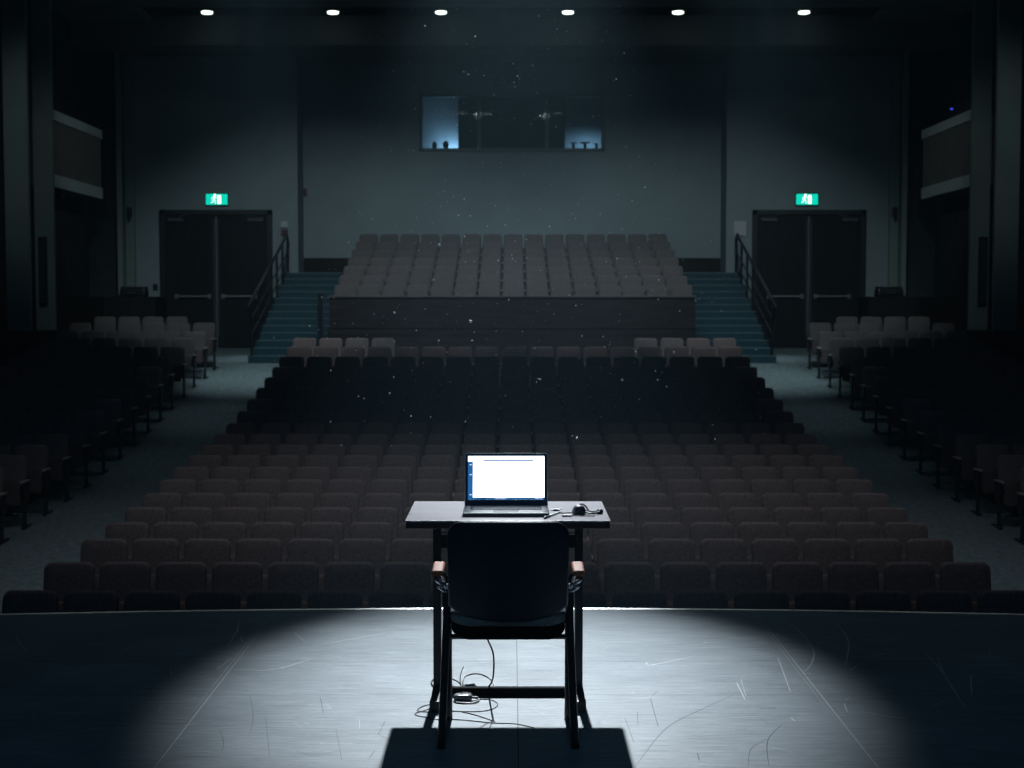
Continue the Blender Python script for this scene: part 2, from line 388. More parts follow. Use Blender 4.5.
booth_item(441.5, 450, 141, 'booth_device', 'dark rounded shape beside the partition in the lit booth pane', 'equipment')
booth_item(570, 577, 142.5, 'monitor', 'small dark screen at the left of the right booth pane', 'monitor')
booth_item(580, 590, 142, 'monitor', 'wide dark screen in the middle of the right booth pane', 'monitor')
booth_item(592, 601, 143.5, 'monitor', 'dark screen at the right end of the booth window', 'monitor')

# ceiling with the lamp slot and the dropped soffit by the back wall
bm = bmesh.new(); S0, S1 = 33.2, 34.9
box(bm, -XW, XW, 7.5, S0, ZC, ZC + .3); box(bm, -XW, -8.75, S0, S1, ZC, ZC + .3); box(bm, 8.75, XW, S0, S1, ZC, ZC + .3)
zs = ZY(45, 34.9); zl = ZY(27, 34.9)
box(bm, -XW, XW, 34.9, CW + .3, zs, ZC + .45)
struct(obj('ceiling', bm, 'ceil'), 'dark ceiling with a lamp slot along the back', 'ceiling')
struct(boxo('trim_2', (-8.75, 8.75, S0, S1, ZC + .16, ZC + .3), 'slot'), 'black slot in the ceiling holding the row of downlights', 'trim')
lampx = [(207, 11.5), (333, 13), (441, 13), (568, 13), (678, 12.5), (804, 11)]
where = ['leftmost downlight of the ceiling row', 'second downlight from left in the ceiling row', 'third downlight from left, over the booth window',
         'fourth downlight from left, right of the booth centre', 'fifth downlight from left in the ceiling row', 'rightmost downlight of the ceiling row']
def downlight(x, d, label, z=ZC + .16, group='downlights in the ceiling slot', r=.145):
    t = thing('ceiling_light', label, 'ceiling light', (x, d, z), group)
    bm = bmesh.new(); lathe(bm, [(r, 0), (r + .03, -.02), (r + .03, -.10), (r, -.10), (r - .01, -.085), (r - .01, -.01)], 0, 0, 24); obj('housing', bm, 'black', t, smooth=False)
    bm = bmesh.new(); lathe(bm, [(r - .012, -.10), (r - .014, -.135), (.03, -.16)], 0, 0, 24); obj('lens', bm, 'lamp', t, smooth=True)
    return t
for (px, py), lb in zip(lampx, where):
    d = 34.0; downlight(XP(px, d, ZC), d, 'small glowing ' + lb)
# another bank of the same lamps nearer the stage (seen mirrored in the booth glass)
for x, d, lb in ((-1.75, 24.6, 'left'), (-.87, 24.6, 'inner left'), (1.6, 24.6, 'right'), (-1.75, 29.0, 'rear left'), (1.75, 29.0, 'rear right')):
    downlight(x, d, 'ceiling downlight mirrored in the booth glass, %s one' % lb, ZC, 'downlights over the stalls')

# ---------------------------------------------------------------- side architecture
for s, nm in ((-1, 'left'), (1, 'right')):
    def sx(a, b): return tuple(sorted((s * a, s * b)))
    k = 0
    # wall ends beside the door wall
    def pil(px0, px1, d, depth, ztop, zbot, name, label):
        x0 = abs(XP(px0, d, 4)); x1 = abs(XP(px1, d, 4)); a, b = sx(x0, x1)
        return struct(boxo(name, (a, b, d, d + depth, zbot, ztop), 'pilaster'), label, 'pilaster')
    zb_w = ZY(296, 35)
    pil(117, 121.5, 35.8, .12, ZC, zb_w, 'pilaster_narrow_' + nm, 'narrow outer strip beside the %s door wall' % nm)
    pil(125, 134, 36.36, .14, ZC, zb_w, 'pilaster_' + nm, 'pale pilaster at the outer end of the %s door wall' % nm)
    pil(34, 53, 30.9, .1, ZC, ZY(331, 30.9), 'column_' + nm, 'tall grey column before the %s balcony box' % nm)
    pil(4.5, 28, 28.6, .12, ZC, ZY(331, 28.6), 'column_outer_' + nm, 'outermost tall grey column on the %s' % nm)
    a, b = sx(10.6, XW)
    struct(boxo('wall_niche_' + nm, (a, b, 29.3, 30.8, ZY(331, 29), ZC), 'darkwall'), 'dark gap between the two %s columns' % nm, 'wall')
    # wainscot: high part in the recess and by the door, low part under the columns
    a, b = sx(9.0, XW)
    a2, b2 = sx(abs(XP(53, 31.2, 1)), XW)
    struct(boxo('baseboard_' + nm, (*sx(abs(XP(160.5, 35.8, 1)), XW), 35.3, DW + .01, ZF - .3, ZY(296.5, 35.3)), 'wains', bevel=.02), 'dark wood wainscot beside the %s doors' % nm, 'wainscot')
    struct(boxo('baseboard_recess_' + nm, (*sx(10.12, XW), 31.4, 35.3, -1.2, ZY(296.5, 33.5)), 'wains', bevel=.02), 'dark wood wainscot under the %s balcony box' % nm, 'wainscot')
    struct(boxo('baseboard_side_' + nm, (*sx(9.72, XW), 14, 31.4, -3, ZY(331, 29.5)), 'wains', bevel=.02), 'low dark wood wall along the %s side seats' % nm, 'wainscot')
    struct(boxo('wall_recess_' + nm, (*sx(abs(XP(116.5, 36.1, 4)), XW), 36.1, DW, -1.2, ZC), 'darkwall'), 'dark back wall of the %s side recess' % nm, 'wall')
    # balcony box
    t = thing('balcony_box', 'small balcony box with pale rails on the %s side wall' % nm, 'balcony', (s * 10.0, 33, ZY(185, 31))); t['kind'] = 'structure'
    z0 = 0; y0, y1 = -1.95, 1.85
    H = ZY(108.5, 31.05) - ZY(185, 31.05)
    q = lambda a, b: tuple(sorted((s * a, s * b)))
    boxo('floor_slab', (*q(.02, .7), y0, y1, z0, z0 + .12), 'balc', t)
    boxo('lower_rail', (*q(-.03, .05), y0 - .02, y1 + .02, z0 - .02, z0 + .25), 'band', t, bevel=.01)
    boxo('front_panel', (*q(.0, .05), y0, y1, z0 + .25, H - .22), 'balc', t)
    boxo('top_rail', (*q(-.04, .08), y0 - .02, y1 + .02, H - .22, H), 'band', t, bevel=.01)
    boxo('end_panel', (*q(.05, .7), y1 - .05, y1, z0 + .12, H - .1), 'balc', t)
    boxo('end_panel', (*q(.05, .7), y0, y0 + .05, z0 + .12, H - .1), 'balc', t)
    # tall narrow speaker on the column face
    d = 30.9; x0, x1 = XP(40 if s < 0 else 977.5, d, 2), XP(48 if s < 0 else 986, d, 2); zt, zb = ZY(237, d), ZY(305, d)
    o = thing('column_speaker', 'tall narrow dark speaker on the face of the %s column' % nm, 'speaker', ((x0 + x1) / 2, d, zb)); hw = (x1 - x0) / 2
    boxo('cabinet', (-hw, hw, -.09, 0, 0, zt - zb), 'black', o, bevel=.01)
    bm = bmesh.new()
    for kk in range(18): box(bm, -hw * .75, hw * .75, -.1, -.088, .06 + kk * (zt - zb - .1) / 18, .1 + kk * (zt - zb - .1) / 18)
    obj('grille', bm, 'keys', o)
    # little sensor on the pilaster
    bm = bmesh.new(); box(bm, -.06, .06, -.1, 0, -.12, .12); box(bm, -.035, .035, -.14, -.09, -.22, -.08)
    o = obj('wall_sensor', bm, 'black', bevel=.012); o.location = at(130 if s < 0 else 894, 212, 36.36)
    tag(o, 'tiny dark sensor on the %s pilaster' % nm, 'sensor')
# box light seen under the left balcony and blue pilot light above the right one
bm = bmesh.new(); lathe(bm, [(.07, 0), (.09, -.05), (.09, -.18), (.06, -.2)], 0, 0, 14); o = obj('balcony_lamp', bm, 'black', smooth=True)
p = at(68, 189, 32.3); o.location = (-10.2, 32.3, ZY(185, 31) + .0); tag(o, 'small unlit lamp hanging under the left balcony box', 'lamp')
o = thing('pilot_light', 'tiny blue pilot light above the right balcony rail', 'light', at(951.5, 108.5, 34.5))
bm = bmesh.new(); box(bm, -.05, .05, 0, .05, -.05, .05); obj('casing', bm, 'black', o, bevel=.008)
bm = bmesh.new(); lathe(bm, [(.001, -.035), (.03, -.025), (.035, 0)], 0, -.02, 12); obj('bulb', bm, 'led', o, smooth=True)
bm = bmesh.new(); tube(bm, [(0, .05, 0), (.5, .05, 0)], .012, 6); bb = obj('bracket', bm, 'black', o); 

# ---------------------------------------------------------------- doors, signs, wall fittings
def door_pair(idx, px0, px1, nm):
    d = DW; x0, x1 = XP(px0, d, 1), XP(px1, d, 1); zt = ZY(210, d); zb = ZF
    t = thing('door_%d' % idx, 'pair of dark wooden exit doors with push bars, %s of the seating' % nm, 'double door', ((x0 + x1) / 2, d, zb)); t['kind'] = 'structure'
    w = (x1 - x0) / 2; h = zt - zb; fr = .13
    bm = bmesh.new(); box(bm, -w, -w + fr, -.10, .0, 0, h); box(bm, w - fr, w, -.10, .0, 0, h); box(bm, -w, w, -.10, .0, h - fr, h)
    obj('door_frame', bm, 'frame', t, bevel=.01)
    for q in (-1, 1):
        a, b = sorted((q * .015, q * (w - fr)))
        lf = boxo('door_leaf', (a, b, -.055, -.002, .01, h - fr - .005), 'door', t, bevel=.006)
        zbar = ZY(296.5, d) - zb
        bm = bmesh.new(); a, b = sorted((q * .16, q * (w - fr - .28)))
        tube(bm, [(a, -.12, zbar), (b, -.12, zbar)], .03, 8); box(bm, a - .03, a + .06, -.13, -.05, zbar - .06, zbar + .06); box(bm, b - .06, b + .03, -.13, -.05, zbar - .06, zbar + .06)
        k = obj('push_bar', bm, 'steel', t)
        bm = bmesh.new(); a, b = sorted((q * .03, q * .07)); box(bm, a, b, -.062, -.05, .3, h - fr - .1); obj('edge_strip', bm, mat('dull_strip', (.05, .06, .065), .6), t)
        bm = bmesh.new(); cx = q * (w - .42); box(bm, cx - .2, cx + .2, -.13, -.055, h - fr - .16, h - fr - .08); tube(bm, [(cx + .1, -.1, h - fr - .1), (cx - q * .1, -.22, h - fr - .05), (cx - q * .3, -.1, h - fr + .02)], .012, 6)
        obj('door_closer', bm, mat('closer_grey', (.07, .09, .10), .5), t)
    return t
door_pair(1, 161.5, 273.5, 'left'); door_pair(2, 751, 864, 'right')
for px, nm in ((217.3, 'left'), (806.5, 'right')):
    p = at(px, 199.5, DW)
    t = thing('exit_sign', 'lit green exit sign with white figures above the %s doors' % nm, 'exit sign', p, 'green exit signs')
    boxo('casing', (-.30, .30, -.07, 0, -.16, .16), 'black', t, bevel=.01)
    boxo('mounting_plate', (-.27, .27, -.03, 0, .16, .30), mat('plate_grey', (.28, .30, .30), .6), t)
    boxo('green_panel', (-.275, .275, -.078, -.07, -.135, .135), 'green', t)
    bm = bmesh.new()                                    # running figure
    c = -.065; Y = -.082
    def limb(*pts, r=.016): tube(bm, [(c + x, Y, z) for x, z in pts], r, 6, .3)
    lathe(bm, [(.002, -.003), (.028, -.002), (.028, .002), (.002, .003)], 0, 0, 12)
    for v in bm.verts: v.co = Vector((c + .02 + v.co.x, Y + v.co.z, .105 + v.co.y))
    limb((.01, .075), (-.005, 0), r=.03); limb((.0, .06), (-.05, .04), (-.06, 0)); limb((.01, .06), (.05, .03), (.075, .05))
    limb((-.01, 0), (.035, -.04), (.03, -.11), r=.02); limb((-.01, 0), (-.03, -.06), (-.08, -.09), r=.02)
    obj('running_figure', bm, 'signwhite', t)
    bm = bmesh.new(); box(bm, .025, .105, -.084, -.078, -.115, .10)
    obj('doorway_symbol', bm, 'signwhite', t)
def wallbox(name, px, py, d, w, h, dep, m, label, cat):
    bm = bmesh.new(); box(bm, -w / 2, w / 2, -dep, 0, -h / 2, h / 2); o = obj(name, bm, m, bevel=.012); o.location = at(px, py, d); return tag(o, label, cat)
t = thing('fire_alarm', 'white and red fire alarm beside the left stair rail top', 'alarm', at(284.7, 227, DW))
boxo('sounder', (-.09, .09, -.07, 0, -.02, .14), 'white', t, bevel=.015); boxo('call_point', (-.08, .08, -.06, 0, -.24, -.07), 'red', t, bevel=.012)
wallbox('notice_panel', 740, 228.5, DW, .31, .37, .05, 'white', 'plain white panel on the wall above the right stair rail', 'panel')
wallbox('light_switch', 155.5, 287, DW, .12, .17, .04, 'black', 'small dark switch on the wall left of the left doors', 'switch')
wallbox('wall_detector', 304.5, 192.5, CW, .13, .2, .07, 'red', 'small dark red box at the left end of the centre wall', 'detector')
t = thing('wall_speaker', 'dark speaker on the wall above the booth window', 'speaker', at(511.5, 74, CW))
boxo('cabinet', (-.17, .17, -.3, -.06, -.26, .26), 'black', t, bevel=.03); boxo('bracket', (-.04, .04, -.08, 0, -.06, .06), 'iron', t)
bm = bmesh.new(); tube(bm, [(0, -.02, .12), (0, -.2, .05)], .03, 8); box(bm, -.09, .09, -.4, -.12, -.1, .08); o = obj('security_camera', bm, 'black', bevel=.01); o.location = at(496.5, 82, CW)
tag(o, 'small dark camera beside the speaker above the booth window', 'camera')
for s, px, nm in ((-1, 134.5, 'left'), (1, 888.5, 'right')):
    d = 35.6; p = at(px, 296, d)
    t = thing('equipment_case', 'black case standing on the wainscot beside the %s doors' % nm, 'case', (p.x, d, ZY(296.5, 35.3)))
    boxo('case_body', (-.32, .32, -.22, .2, 0, .2), 'black', t, bevel=.05); boxo('case_lid', (-.3, .3, -.2, .18, .2, .25), 'iron', t, bevel=.02)
    bm = bmesh.new(); tube(bm, [(-.1, -.22, .1), (-.1, -.26, .1), (.1, -.26, .1), (.1, -.22, .1)], .01, 6); obj('handle', bm, 'steel', t)

# dark skirting on the centre wall above the landings
for s, nm in ((-1, 'left'), (1, 'right')):
    a, b = sorted((s * 4.05, s * 5.46))
    struct(boxo('baseboard_centre_' + nm, (a, b, CW - .06, CW, ZY(273, DW) - .02, ZY(258, CW)), 'wains'), 'dark skirting at the head of the %s stairs' % nm, 'skirting')

# ---------------------------------------------------------------- stairs
ZL = ZY(273, 36.3); NST = 13
for s, nm in ((-1, 'left'), (1, 'right')):
    a, b = sorted((s * 4.02, s * 5.74)); d0 = 30.9; z0 = floorz(d0) ; run = (36.3 - d0) / NST; rise = (ZL - z0) / NST
    bm = bmesh.new(); bn = bmesh.new()
    for k in range(NST):
        y = d0 + k * run; z = z0 + (k + 1) * rise
        box(bm, a, b, y, y + run + .02 if k < NST - 1 else DW + .0, z0 - .2, z); box(bn, a - .004, b + .004, y - .012, y + .03, z - .025, z + .006)
    a3, b3 = sorted((s * 4.02, s * 5.46)); box(bm, a3, b3, 36.4, CW, z0 - .2, ZL)
    st = struct(obj('staircase', bm, 'stair'), 'carpeted stair flight climbing beside the upper seats on the %s' % nm, 'staircase')
    obj('stair_nosing', bn, 'nosing', st)
    # hand rail
    t = thing('stair_railing', 'dark metal handrail on the outer side of the %s stairs' % nm, 'railing', (s * 5.68, d0, z0))
    sl = rise / run
    def rz(y): return max(rise, sl * y)                 # tread height at y
    h0 = ZY(302, 30.9) - z0; h1 = ZY(237, 36.1) - z0
    def hr(y): return h0 + (h1 - h0) * y / 5.0
    pts = [(0, -.02, h0 - .35), (0, -.02, h0 - .08), (0, .12, h0 + .02), (0, 4.7, hr(4.7)), (0, 5.0, h1 + .02), (0, 5.2, h1 - .03), (0, 5.3, h1 - .2)]
    bm = bmesh.new(); tube(bm, [pts[0], *smooth_path(pts[1:], 4)], .036, 8); obj('handrail', bm, 'black', t, smooth=True)
    for y in (0.14, 1.0, 1.85, 2.7, 3.55, 4.4, 5.2):
        kk = int(y / run) + 1; zb = min(kk, NST) * rise
        bm = bmesh.new(); tube(bm, [(0, y, zb), (0, y, hr(y) - (.12 if y > 5 else .01))], .028, 8); tube(bm, [(0, y, zb), (0, y, zb + .02)], .06, 8); obj('post', bm, 'black', t)
    bm = bmesh.new(); tube(bm, [(0, .14, hr(.14) - .4), (0, 5.2, hr(5.2) - .45)], .02, 6); tube(bm, [(0, .14, hr(.14) - .75), (0, 5.2, hr(5.2) - .72)], .02, 6)
    obj('lower_rail', bm, 'black', t)
# short newel at the foot of the block on the left
bm = bmesh.new(); z = floorz(30.75); box(bm, -.05, .05, -.05, .05, 0, 1.55); o = obj('newel_post', bm, 'black', bevel=.01); o.location = (-3.98 - .16, 30.72, z)
tag(o, 'short dark post at the left corner of the wooden parapet', 'post')

# ---------------------------------------------------------------- upper seating block
UZ = {}; UD = {}
for k in range(7):
    UD[k] = 31.35 + .87 * k; UZ[k] = ZY([285, 275.3, 266, 257.5, 249.3, 241.6, 234][k], UD[k]) - SEAT_H
bm = bmesh.new(); zb = floorz(31) - .2
for k in range(7):
    box(bm, -4.0, 4.0, UD[k] - .45, UD[k] + .42 if k < 6 else CW, zb, UZ[k])
struct(obj('seating_tier', bm, 'panel'), 'stepped wooden tier carrying the upper seats', 'tier')
PZ = ZY(297.5, 30.62)
bm = bmesh.new(); box(bm, -3.93, 3.93, 30.62, 30.80, zb, PZ)
for z in (ZY(327, 30.6), ZY(334, 30.6)): box(bm, -3.94, 3.94, 30.60, 30.63, z - .03, z + .01)
box(bm, -3.97, 3.97, 30.60, 30.82, floorz(30.6), ZY(336, 30.6))
par = struct(obj('wall_parapet', bm, 'panel'), 'brown wooden parapet across the front of the upper seats', 'parapet')
boxo('parapet_cap', (-3.95, 3.95, 30.58, 30.84, PZ, PZ + .05), 'cap', par, bevel=.01)

# ---------------------------------------------------------------- theatre seats
def backfn(x, t, z):
    return (x, -.02 + t + (z / .55) * .10 - .012 * math.cos(x * 6), z + .42)
def panfn(x, t, z):
    return (x, -.20 + t + (z / .33) * .10, z + .30)
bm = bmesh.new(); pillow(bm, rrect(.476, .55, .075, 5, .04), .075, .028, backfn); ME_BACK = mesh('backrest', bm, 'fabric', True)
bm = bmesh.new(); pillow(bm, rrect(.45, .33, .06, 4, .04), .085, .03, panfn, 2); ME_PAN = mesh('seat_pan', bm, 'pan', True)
bm = bmesh.new(); pillow(bm, rrect(.05, .036, .015, 2), .30, .012, lambda x, t, z: (x - PITCHX / 2, -.24 + t, z + .615), 2); ME_ARM = mesh('armrest', bm, 'arm', True)
def legm(sx):
    bm = bmesh.new(); x = sx * PITCHX / 2
    box(bm, x - .019, x + .019, -.15, -.08, .03, .615); box(bm, x - .022, x + .022, -.21, .12, 0, .03); box(bm, x - .015, x + .015, -.15, .05, .36, .46); box(bm, x - .013, x + .013, .0, .06, .42, .68)
    return bm
ME_LEG = mesh('leg', legm(-1), 'iron', bevel=.004)
proto = thing('theatre_seat', 'tip-up seat', 'theatre seat')
def child(name, data, parent, mx=1):
    o = bpy.data.objects.new(name, data); C.objects.link(o); o.parent = parent
    return o
bm = bmesh.new(); pillow(bm, rrect(.05, .036, .015, 2), .30, .012, lambda x, t, z: (x + PITCHX / 2, -.24 + t, z + .615), 2); ME_ARM2 = mesh('armrest', bm, 'arm', True)
ME_LEG2 = mesh('leg', legm(1), 'iron', bevel=.004)
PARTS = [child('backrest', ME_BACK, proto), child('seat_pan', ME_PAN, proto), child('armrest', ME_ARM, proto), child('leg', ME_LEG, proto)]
EXTRA = [(ME_ARM2, 'armrest'), (ME_LEG2, 'leg')]
ORD = ['', 'first', 'second', 'third', 'fourth', 'fifth', 'sixth', 'seventh', 'eighth', 'ninth', 'tenth', 'eleventh', 'twelfth', 'thirteenth', 'fourteenth', 'fifteenth']
used = [False]
def place(x, d, z, rot, label, group, end):
    if not used[0]:
        r = proto; used[0] = True
    else:
        r = proto.copy(); C.objects.link(r)
        for p_ in PARTS:
            c = p_.copy(); C.objects.link(c); c.parent = r
    r.location = (x, d, z); r.rotation_euler = (0, 0, rot); r['label'] = label; r['group'] = group
    if end:
        for me, nm in EXTRA:
            c = bpy.data.objects.new(nm, me); C.objects.link(c); c.parent = r
rest = []
def far(x, d, z, rot, end): rest.append((x, d, z, rot, end))
LASTROW = 14
for i in range(1, 21):
    d = rowd(i); z = ROWZ[i]
    for k in range(17):
        if i == 20 and 4 <= k <= 12: continue
        x = .05 + (k - 8) * PITCHX; end = k == 16 or (i == 20 and k == 3)
        if i <= LASTROW:
            if k == 8: lb = 'brown tip-up seat, middle of the centre block row, %s row from the stage' % ORD[i]
            elif k < 8: lb = 'brown tip-up seat, centre block, %s row from the stage, %s from the left aisle' % (ORD[i], ORD[k + 1])
            else: lb = 'brown tip-up seat, centre block, %s row from the stage, %s from the right aisle' % (ORD[i], ORD[17 - k])
            place(x, d, z, 0, lb, 'tip-up seats of the centre block', end)
        else: far(x, d, z, 0, end)
for s, nm in ((-1, 'left'), (1, 'right')):
    for i in range(8, 24):
        d = rowd(i); z = ROWZ[i]
        ed = 6.62 - .27 * (i - 8) / 14
        if i == 23: ed = 7.15
        xs_ = []
        for k in range(8):
            x = ed + (k + .5) * PITCHX
            if x + .27 > 9.7 or (x - .27) * F / d > 518: break
            xs_.append(x)
        for k, x in enumerate(xs_):
            end = (k == 0) if s < 0 else (k == len(xs_) - 1)
            if i <= LASTROW:
                lb = 'dark tip-up seat, %s side block, %s visible row from the stage, %s' % (nm, ORD[i - 7], 'at the aisle end' if k == 0 else '%s from the aisle' % ORD[k + 1])
                place(s * x, d, z, 0, lb, 'tip-up seats of the %s side block' % nm, end)
            else: far(s * x, d, z, 0, end)
for k in range(7):
    for j in range(15): far(.03 + (j - 7) * PITCHX, UD[k], UZ[k], 0, j == 14)
# the remaining, farther seats as one object
import array
vs, fs, mi = [], [], []
srcs = [(ME_BACK, 0), (ME_PAN, 1), (ME_ARM, 2), (ME_LEG, 3)]
def dat(me): return [v.co.copy() for v in me.vertices], [tuple(p.vertices) for p in me.polygons]
D = {me.name: dat(me) for me in (ME_BACK, ME_PAN, ME_ARM, ME_LEG, ME_ARM2, ME_LEG2)}
for x, d, z, rot, end in rest:
    for me, k in srcs + ([(ME_ARM2, 2), (ME_LEG2, 3)] if end else []):
        V, P_ = D[me.name]; b0 = len(vs)
        vs.extend((v.x + x, v.y + d, v.z + z) for v in V); fs.extend(tuple(i + b0 for i in p) for p in P_); mi.extend([k] * len(P_))
me = bpy.data.meshes.new('far_seats'); me.from_pydata(vs, [], fs)
for k in ('fabric', 'pan', 'arm', 'iron'): me.materials.append(M[k])
me.polygons.foreach_set('material_index', mi); me.polygons.foreach_set('use_smooth', [k < 3 for k in mi]); me.update()
o = bpy.data.objects.new('theatre_seats', me); C.objects.link(o)
tag(o, 'farther rows of brown tip-up seats, with the upper block under the booth window', 'theatre seats', None, 'stuff')

# ---------------------------------------------------------------- table
TX = -.016; TF, TB = 5.41, 5.95; TZ = .745
t = thing('table', 'small grey-topped table with black legs carrying the laptop', 'table', (TX, 5.68, 0))
boxo('tabletop', (-.394, .394, TF - 5.68, TB - 5.68, TZ - .006, TZ), 'tabletop', t, bevel=.0015)
bm = bmesh.new(); box(bm, -.392, .392, TF - 5.678, TB - 5.682, TZ - .032, TZ - .006); obj('edge_band', bm, 'tableedge', t, bevel=.003)
for s in (-1, 1):
    bm = bmesh.new(); box(bm, s * .283 - .016, s * .283 + .016, -.06, .0, .04, TZ - .032); obj('leg', bm, 'black', t, bevel=.003)
    bm = bmesh.new(); box(bm, s * .283 - .018, s * .283 + .018, -.27, .25, .012, .042)
    box(bm, s * .283 - .019, s * .283 + .019, -.275, -.235, .0, .044); box(bm, s * .283 - .019, s * .283 + .019, .215, .255, .0, .044)
    obj('foot', bm, 'black', t, bevel=.003)
bm = bmesh.new(); box(bm, -.268, .268, -.045, -.015, .0, .034); obj('stretcher', bm, 'matte', t, bevel=.003)
boxo('apron', (-.268, .268, -.05, -.01, .600, .660), 'black', t, bevel=.002)
bm = bmesh.new(); box(bm, -.268, .268, -.053, -.05, .655, .661); box(bm, -.268, .268, -.053, -.05, .599, .603); obj('apron_edge', bm, 'steel', t)

# ---------------------------------------------------------------- chair
CX = -.0135
t = thing('armchair', 'black armchair with wooden arm tips in the spotlight, seen from behind', 'chair', (CX, 5.13, 0))
def cy(y): return y - 5.13
# backrest: rounded shell, lower edge bowed
ol = []
W2 = .216
for a, b in ((0, 1),):
    for k in range(9):
        g = PI / 2 * k / 8; ol.append((W2 - .055 + .055 * math.cos(g), .335 - .055 + .055 * math.sin(g)))
    for k in range(9):
        g = PI / 2 + PI / 2 * k / 8; ol.append((-W2 + .055 + .055 * math.cos(g), .335 - .055 + .055 * math.sin(g)))
    for k in range(15):
        u = -1 + 2 * k / 14; ol.append((u * (W2 - .003), .006 - .038 * (1 - u * u) + (.02 if abs(u) == 1 else .004 if abs(u) > .84 else 0)))
def cb(x, t_, z): return (x, cy(5.022) - t_ - z * .14 + .5 * x * x, .474 + z)
bm = bmesh.new(); pillow(bm, ol, .03, .011, cb, 3); obj('back_shell', bm, 'plastic', t, smooth=True)
ol2 = [(x * .93, z * .74 + .075) for x, z in ol]
def cb2(x, t_, z): return (x, cy(5.052) - t_ - z * .14 + .5 * x * x, .474 + z)
bm = bmesh.new(); pillow(bm, ol2, .034, .014, cb2, 3); obj('back_cushion', bm, 'matte', t, smooth=True)
# seat cushion: rear edge dips in the middle
ol3 = rrect(.42, .44, .07, 6, .06)
def cs(x, t_, z):
    q = 1 - (x / .21) ** 2
    return (x, cy(5.020) + z - .018 * q, .482 - t_ * (1 + .22 * q * max(0, 1 - z / .4)))
bm = bmesh.new(); pillow(bm, ol3, .054, .026, cs, 5); obj('seat', bm, 'uphol', t, smooth=True)
bm = bmesh.new()
def cs2(x, t_, z):
    q = 1 - (x / .21) ** 2; dip = .027 * q * max(0, 1 - z / .4)
    return (x, cy(5.028) + z - .018 * q, .432 - t_ * (1 + .9 * q * max(0, 1 - z / .4)))
pillow(bm, rrect(.41, .42, .06, 5, .05), .04, .017, cs2, 3); obj('shaded_seat_shell', bm, 'matte', t, smooth=True)  # black underside: shade below the cushion put into the colour
for s in (-1, 1):
    # rear leg: from the floor up beside the seat to the arm
    bm = bmesh.new(); tube(bm, smooth_path([(s * .238, cy(4.965), .0), (s * .229, cy(5.02), .22), (s * .222, cy(5.06), .42), (s * .222, cy(5.075), .52), (s * .228, cy(5.07), .565)], 6), .0145, 10, .8)
    obj('leg', bm, 'black', t, smooth=True)
    bm = bmesh.new(); tube(bm, smooth_path([(s * .226, cy(5.315), .0), (s * .226, cy(5.30), .22), (s * .226, cy(5.28), .44), (s * .235, cy(5.22), .56), (s * .252, cy(5.13), .602)], 6), .0135, 10, .8)
    obj('leg', bm, 'black', t, smooth=True)
    bm = bmesh.new(); tube(bm, smooth_path([(s * .222, cy(5.06), .555), (s * .230, cy(5.05), .572), (s * .244, cy(5.045), .578), (s * .256, cy(5.045), .588), (s * .258, cy(5.05), .608)], 6), .0075, 10)
    tube(bm, smooth_path([(s * .222, cy(5.07), .538), (s * .236, cy(5.06), .55), (s * .252, cy(5.06), .562), (s * .256, cy(5.10), .59), (s * .256, cy(5.14), .605)], 6), .006, 8)
    obj('arm_bracket', bm, 'chrome', t, smooth=True)
    bm = bmesh.new()
    pillow(bm, rrect(.043, .022, .009, 4), .15, .008, lambda x, t_, z: (x + s * .253, cy(5.03) + t_, z + .601 + .008 * (t_ / .15)), 3)
    obj('armrest', bm, 'wood', t, smooth=True)
bm = bmesh.new(); tube(bm, [(-.222, cy(5.08), .374), (.222, cy(5.08), .374)], .010, 8); tube(bm, [(-.226, cy(5.29), .385), (.226, cy(5.29), .385)], .010, 8)
for s in (-1, 1): tube(bm, [(s * .222, cy(5.08), .374), (s * .226, cy(5.29), .380)], .010, 8)
obj('seat_frame', bm, 'black', t, smooth=True)
bm = bmesh.new()
for s in (-1, 1):
    tube(bm, [(s * .238, cy(4.965), 0), (s * .238, cy(4.965), .010)], .0155, 10); tube(bm, [(s * .226, cy(5.315), 0), (s * .226, cy(5.315), .010)], .0145, 10)
obj('glides', bm, 'cable', t)

# ---------------------------------------------------------------- laptop
LXc = -.0235; HY = 5.695
t = thing('laptop', 'open laptop with a bright white screen on the table', 'laptop', (LXc, HY, TZ))
bm = bmesh.new(); pillow(bm, rrect(.338, .20, .012, 4), .016, .003, lambda x, t_, z: (x, -.19 + z, .016 - t_), 2); base = obj('base', bm, 'alu', t, smooth=False)
boxo('keyboard', (-.142, .142, -.100, -.008, .0150, .0170), 'keys', base)
bm = bmesh.new()
for r in range(5):
    n = 14; wk = .284 / n
    for k in range(n): box(bm, -.142 + k * wk + .0015, -.142 + (k + 1) * wk - .0015, -.098 + r * .018, -.098 + r * .018 + .015, .0170, .0185)
kk = obj('key_rows', bm, 'plastic', base); kk['kind'] = 'stuff'
boxo('touchpad', (-.05, .05, -.18, -.110, .0150, .0165), 'bezel', base)
TA = math.radians(11); LH = .216
def lid(x0, x1, a0, a1, b0, b1):                          # a along the lid, b out of its face (towards the viewer)
    mt = Matrix.Translation((0, .004, .014)) @ Matrix.Rotation(-TA, 4, 'X')
    bm = bmesh.new(); box(bm, x0, x1, -b1, -b0, a0, a1, mt); return bm
mtl = Matrix.Translation((0, .004, .014)) @ Matrix.Rotation(-TA, 4, 'X')
bm = bmesh.new(); pillow(bm, rrect(.336, LH, .010, 5, .004), .006, .002, lambda x, t_, z: mtl @ Vector((x, t_, z)), 2); ld = obj('lid', bm, 'alu', t); boxo('front_shade_strip', (-.166, .166, -.1915, -.1885, .001, .0125), 'bezel', base)  # dark strip stands in for the shade on the base's front face
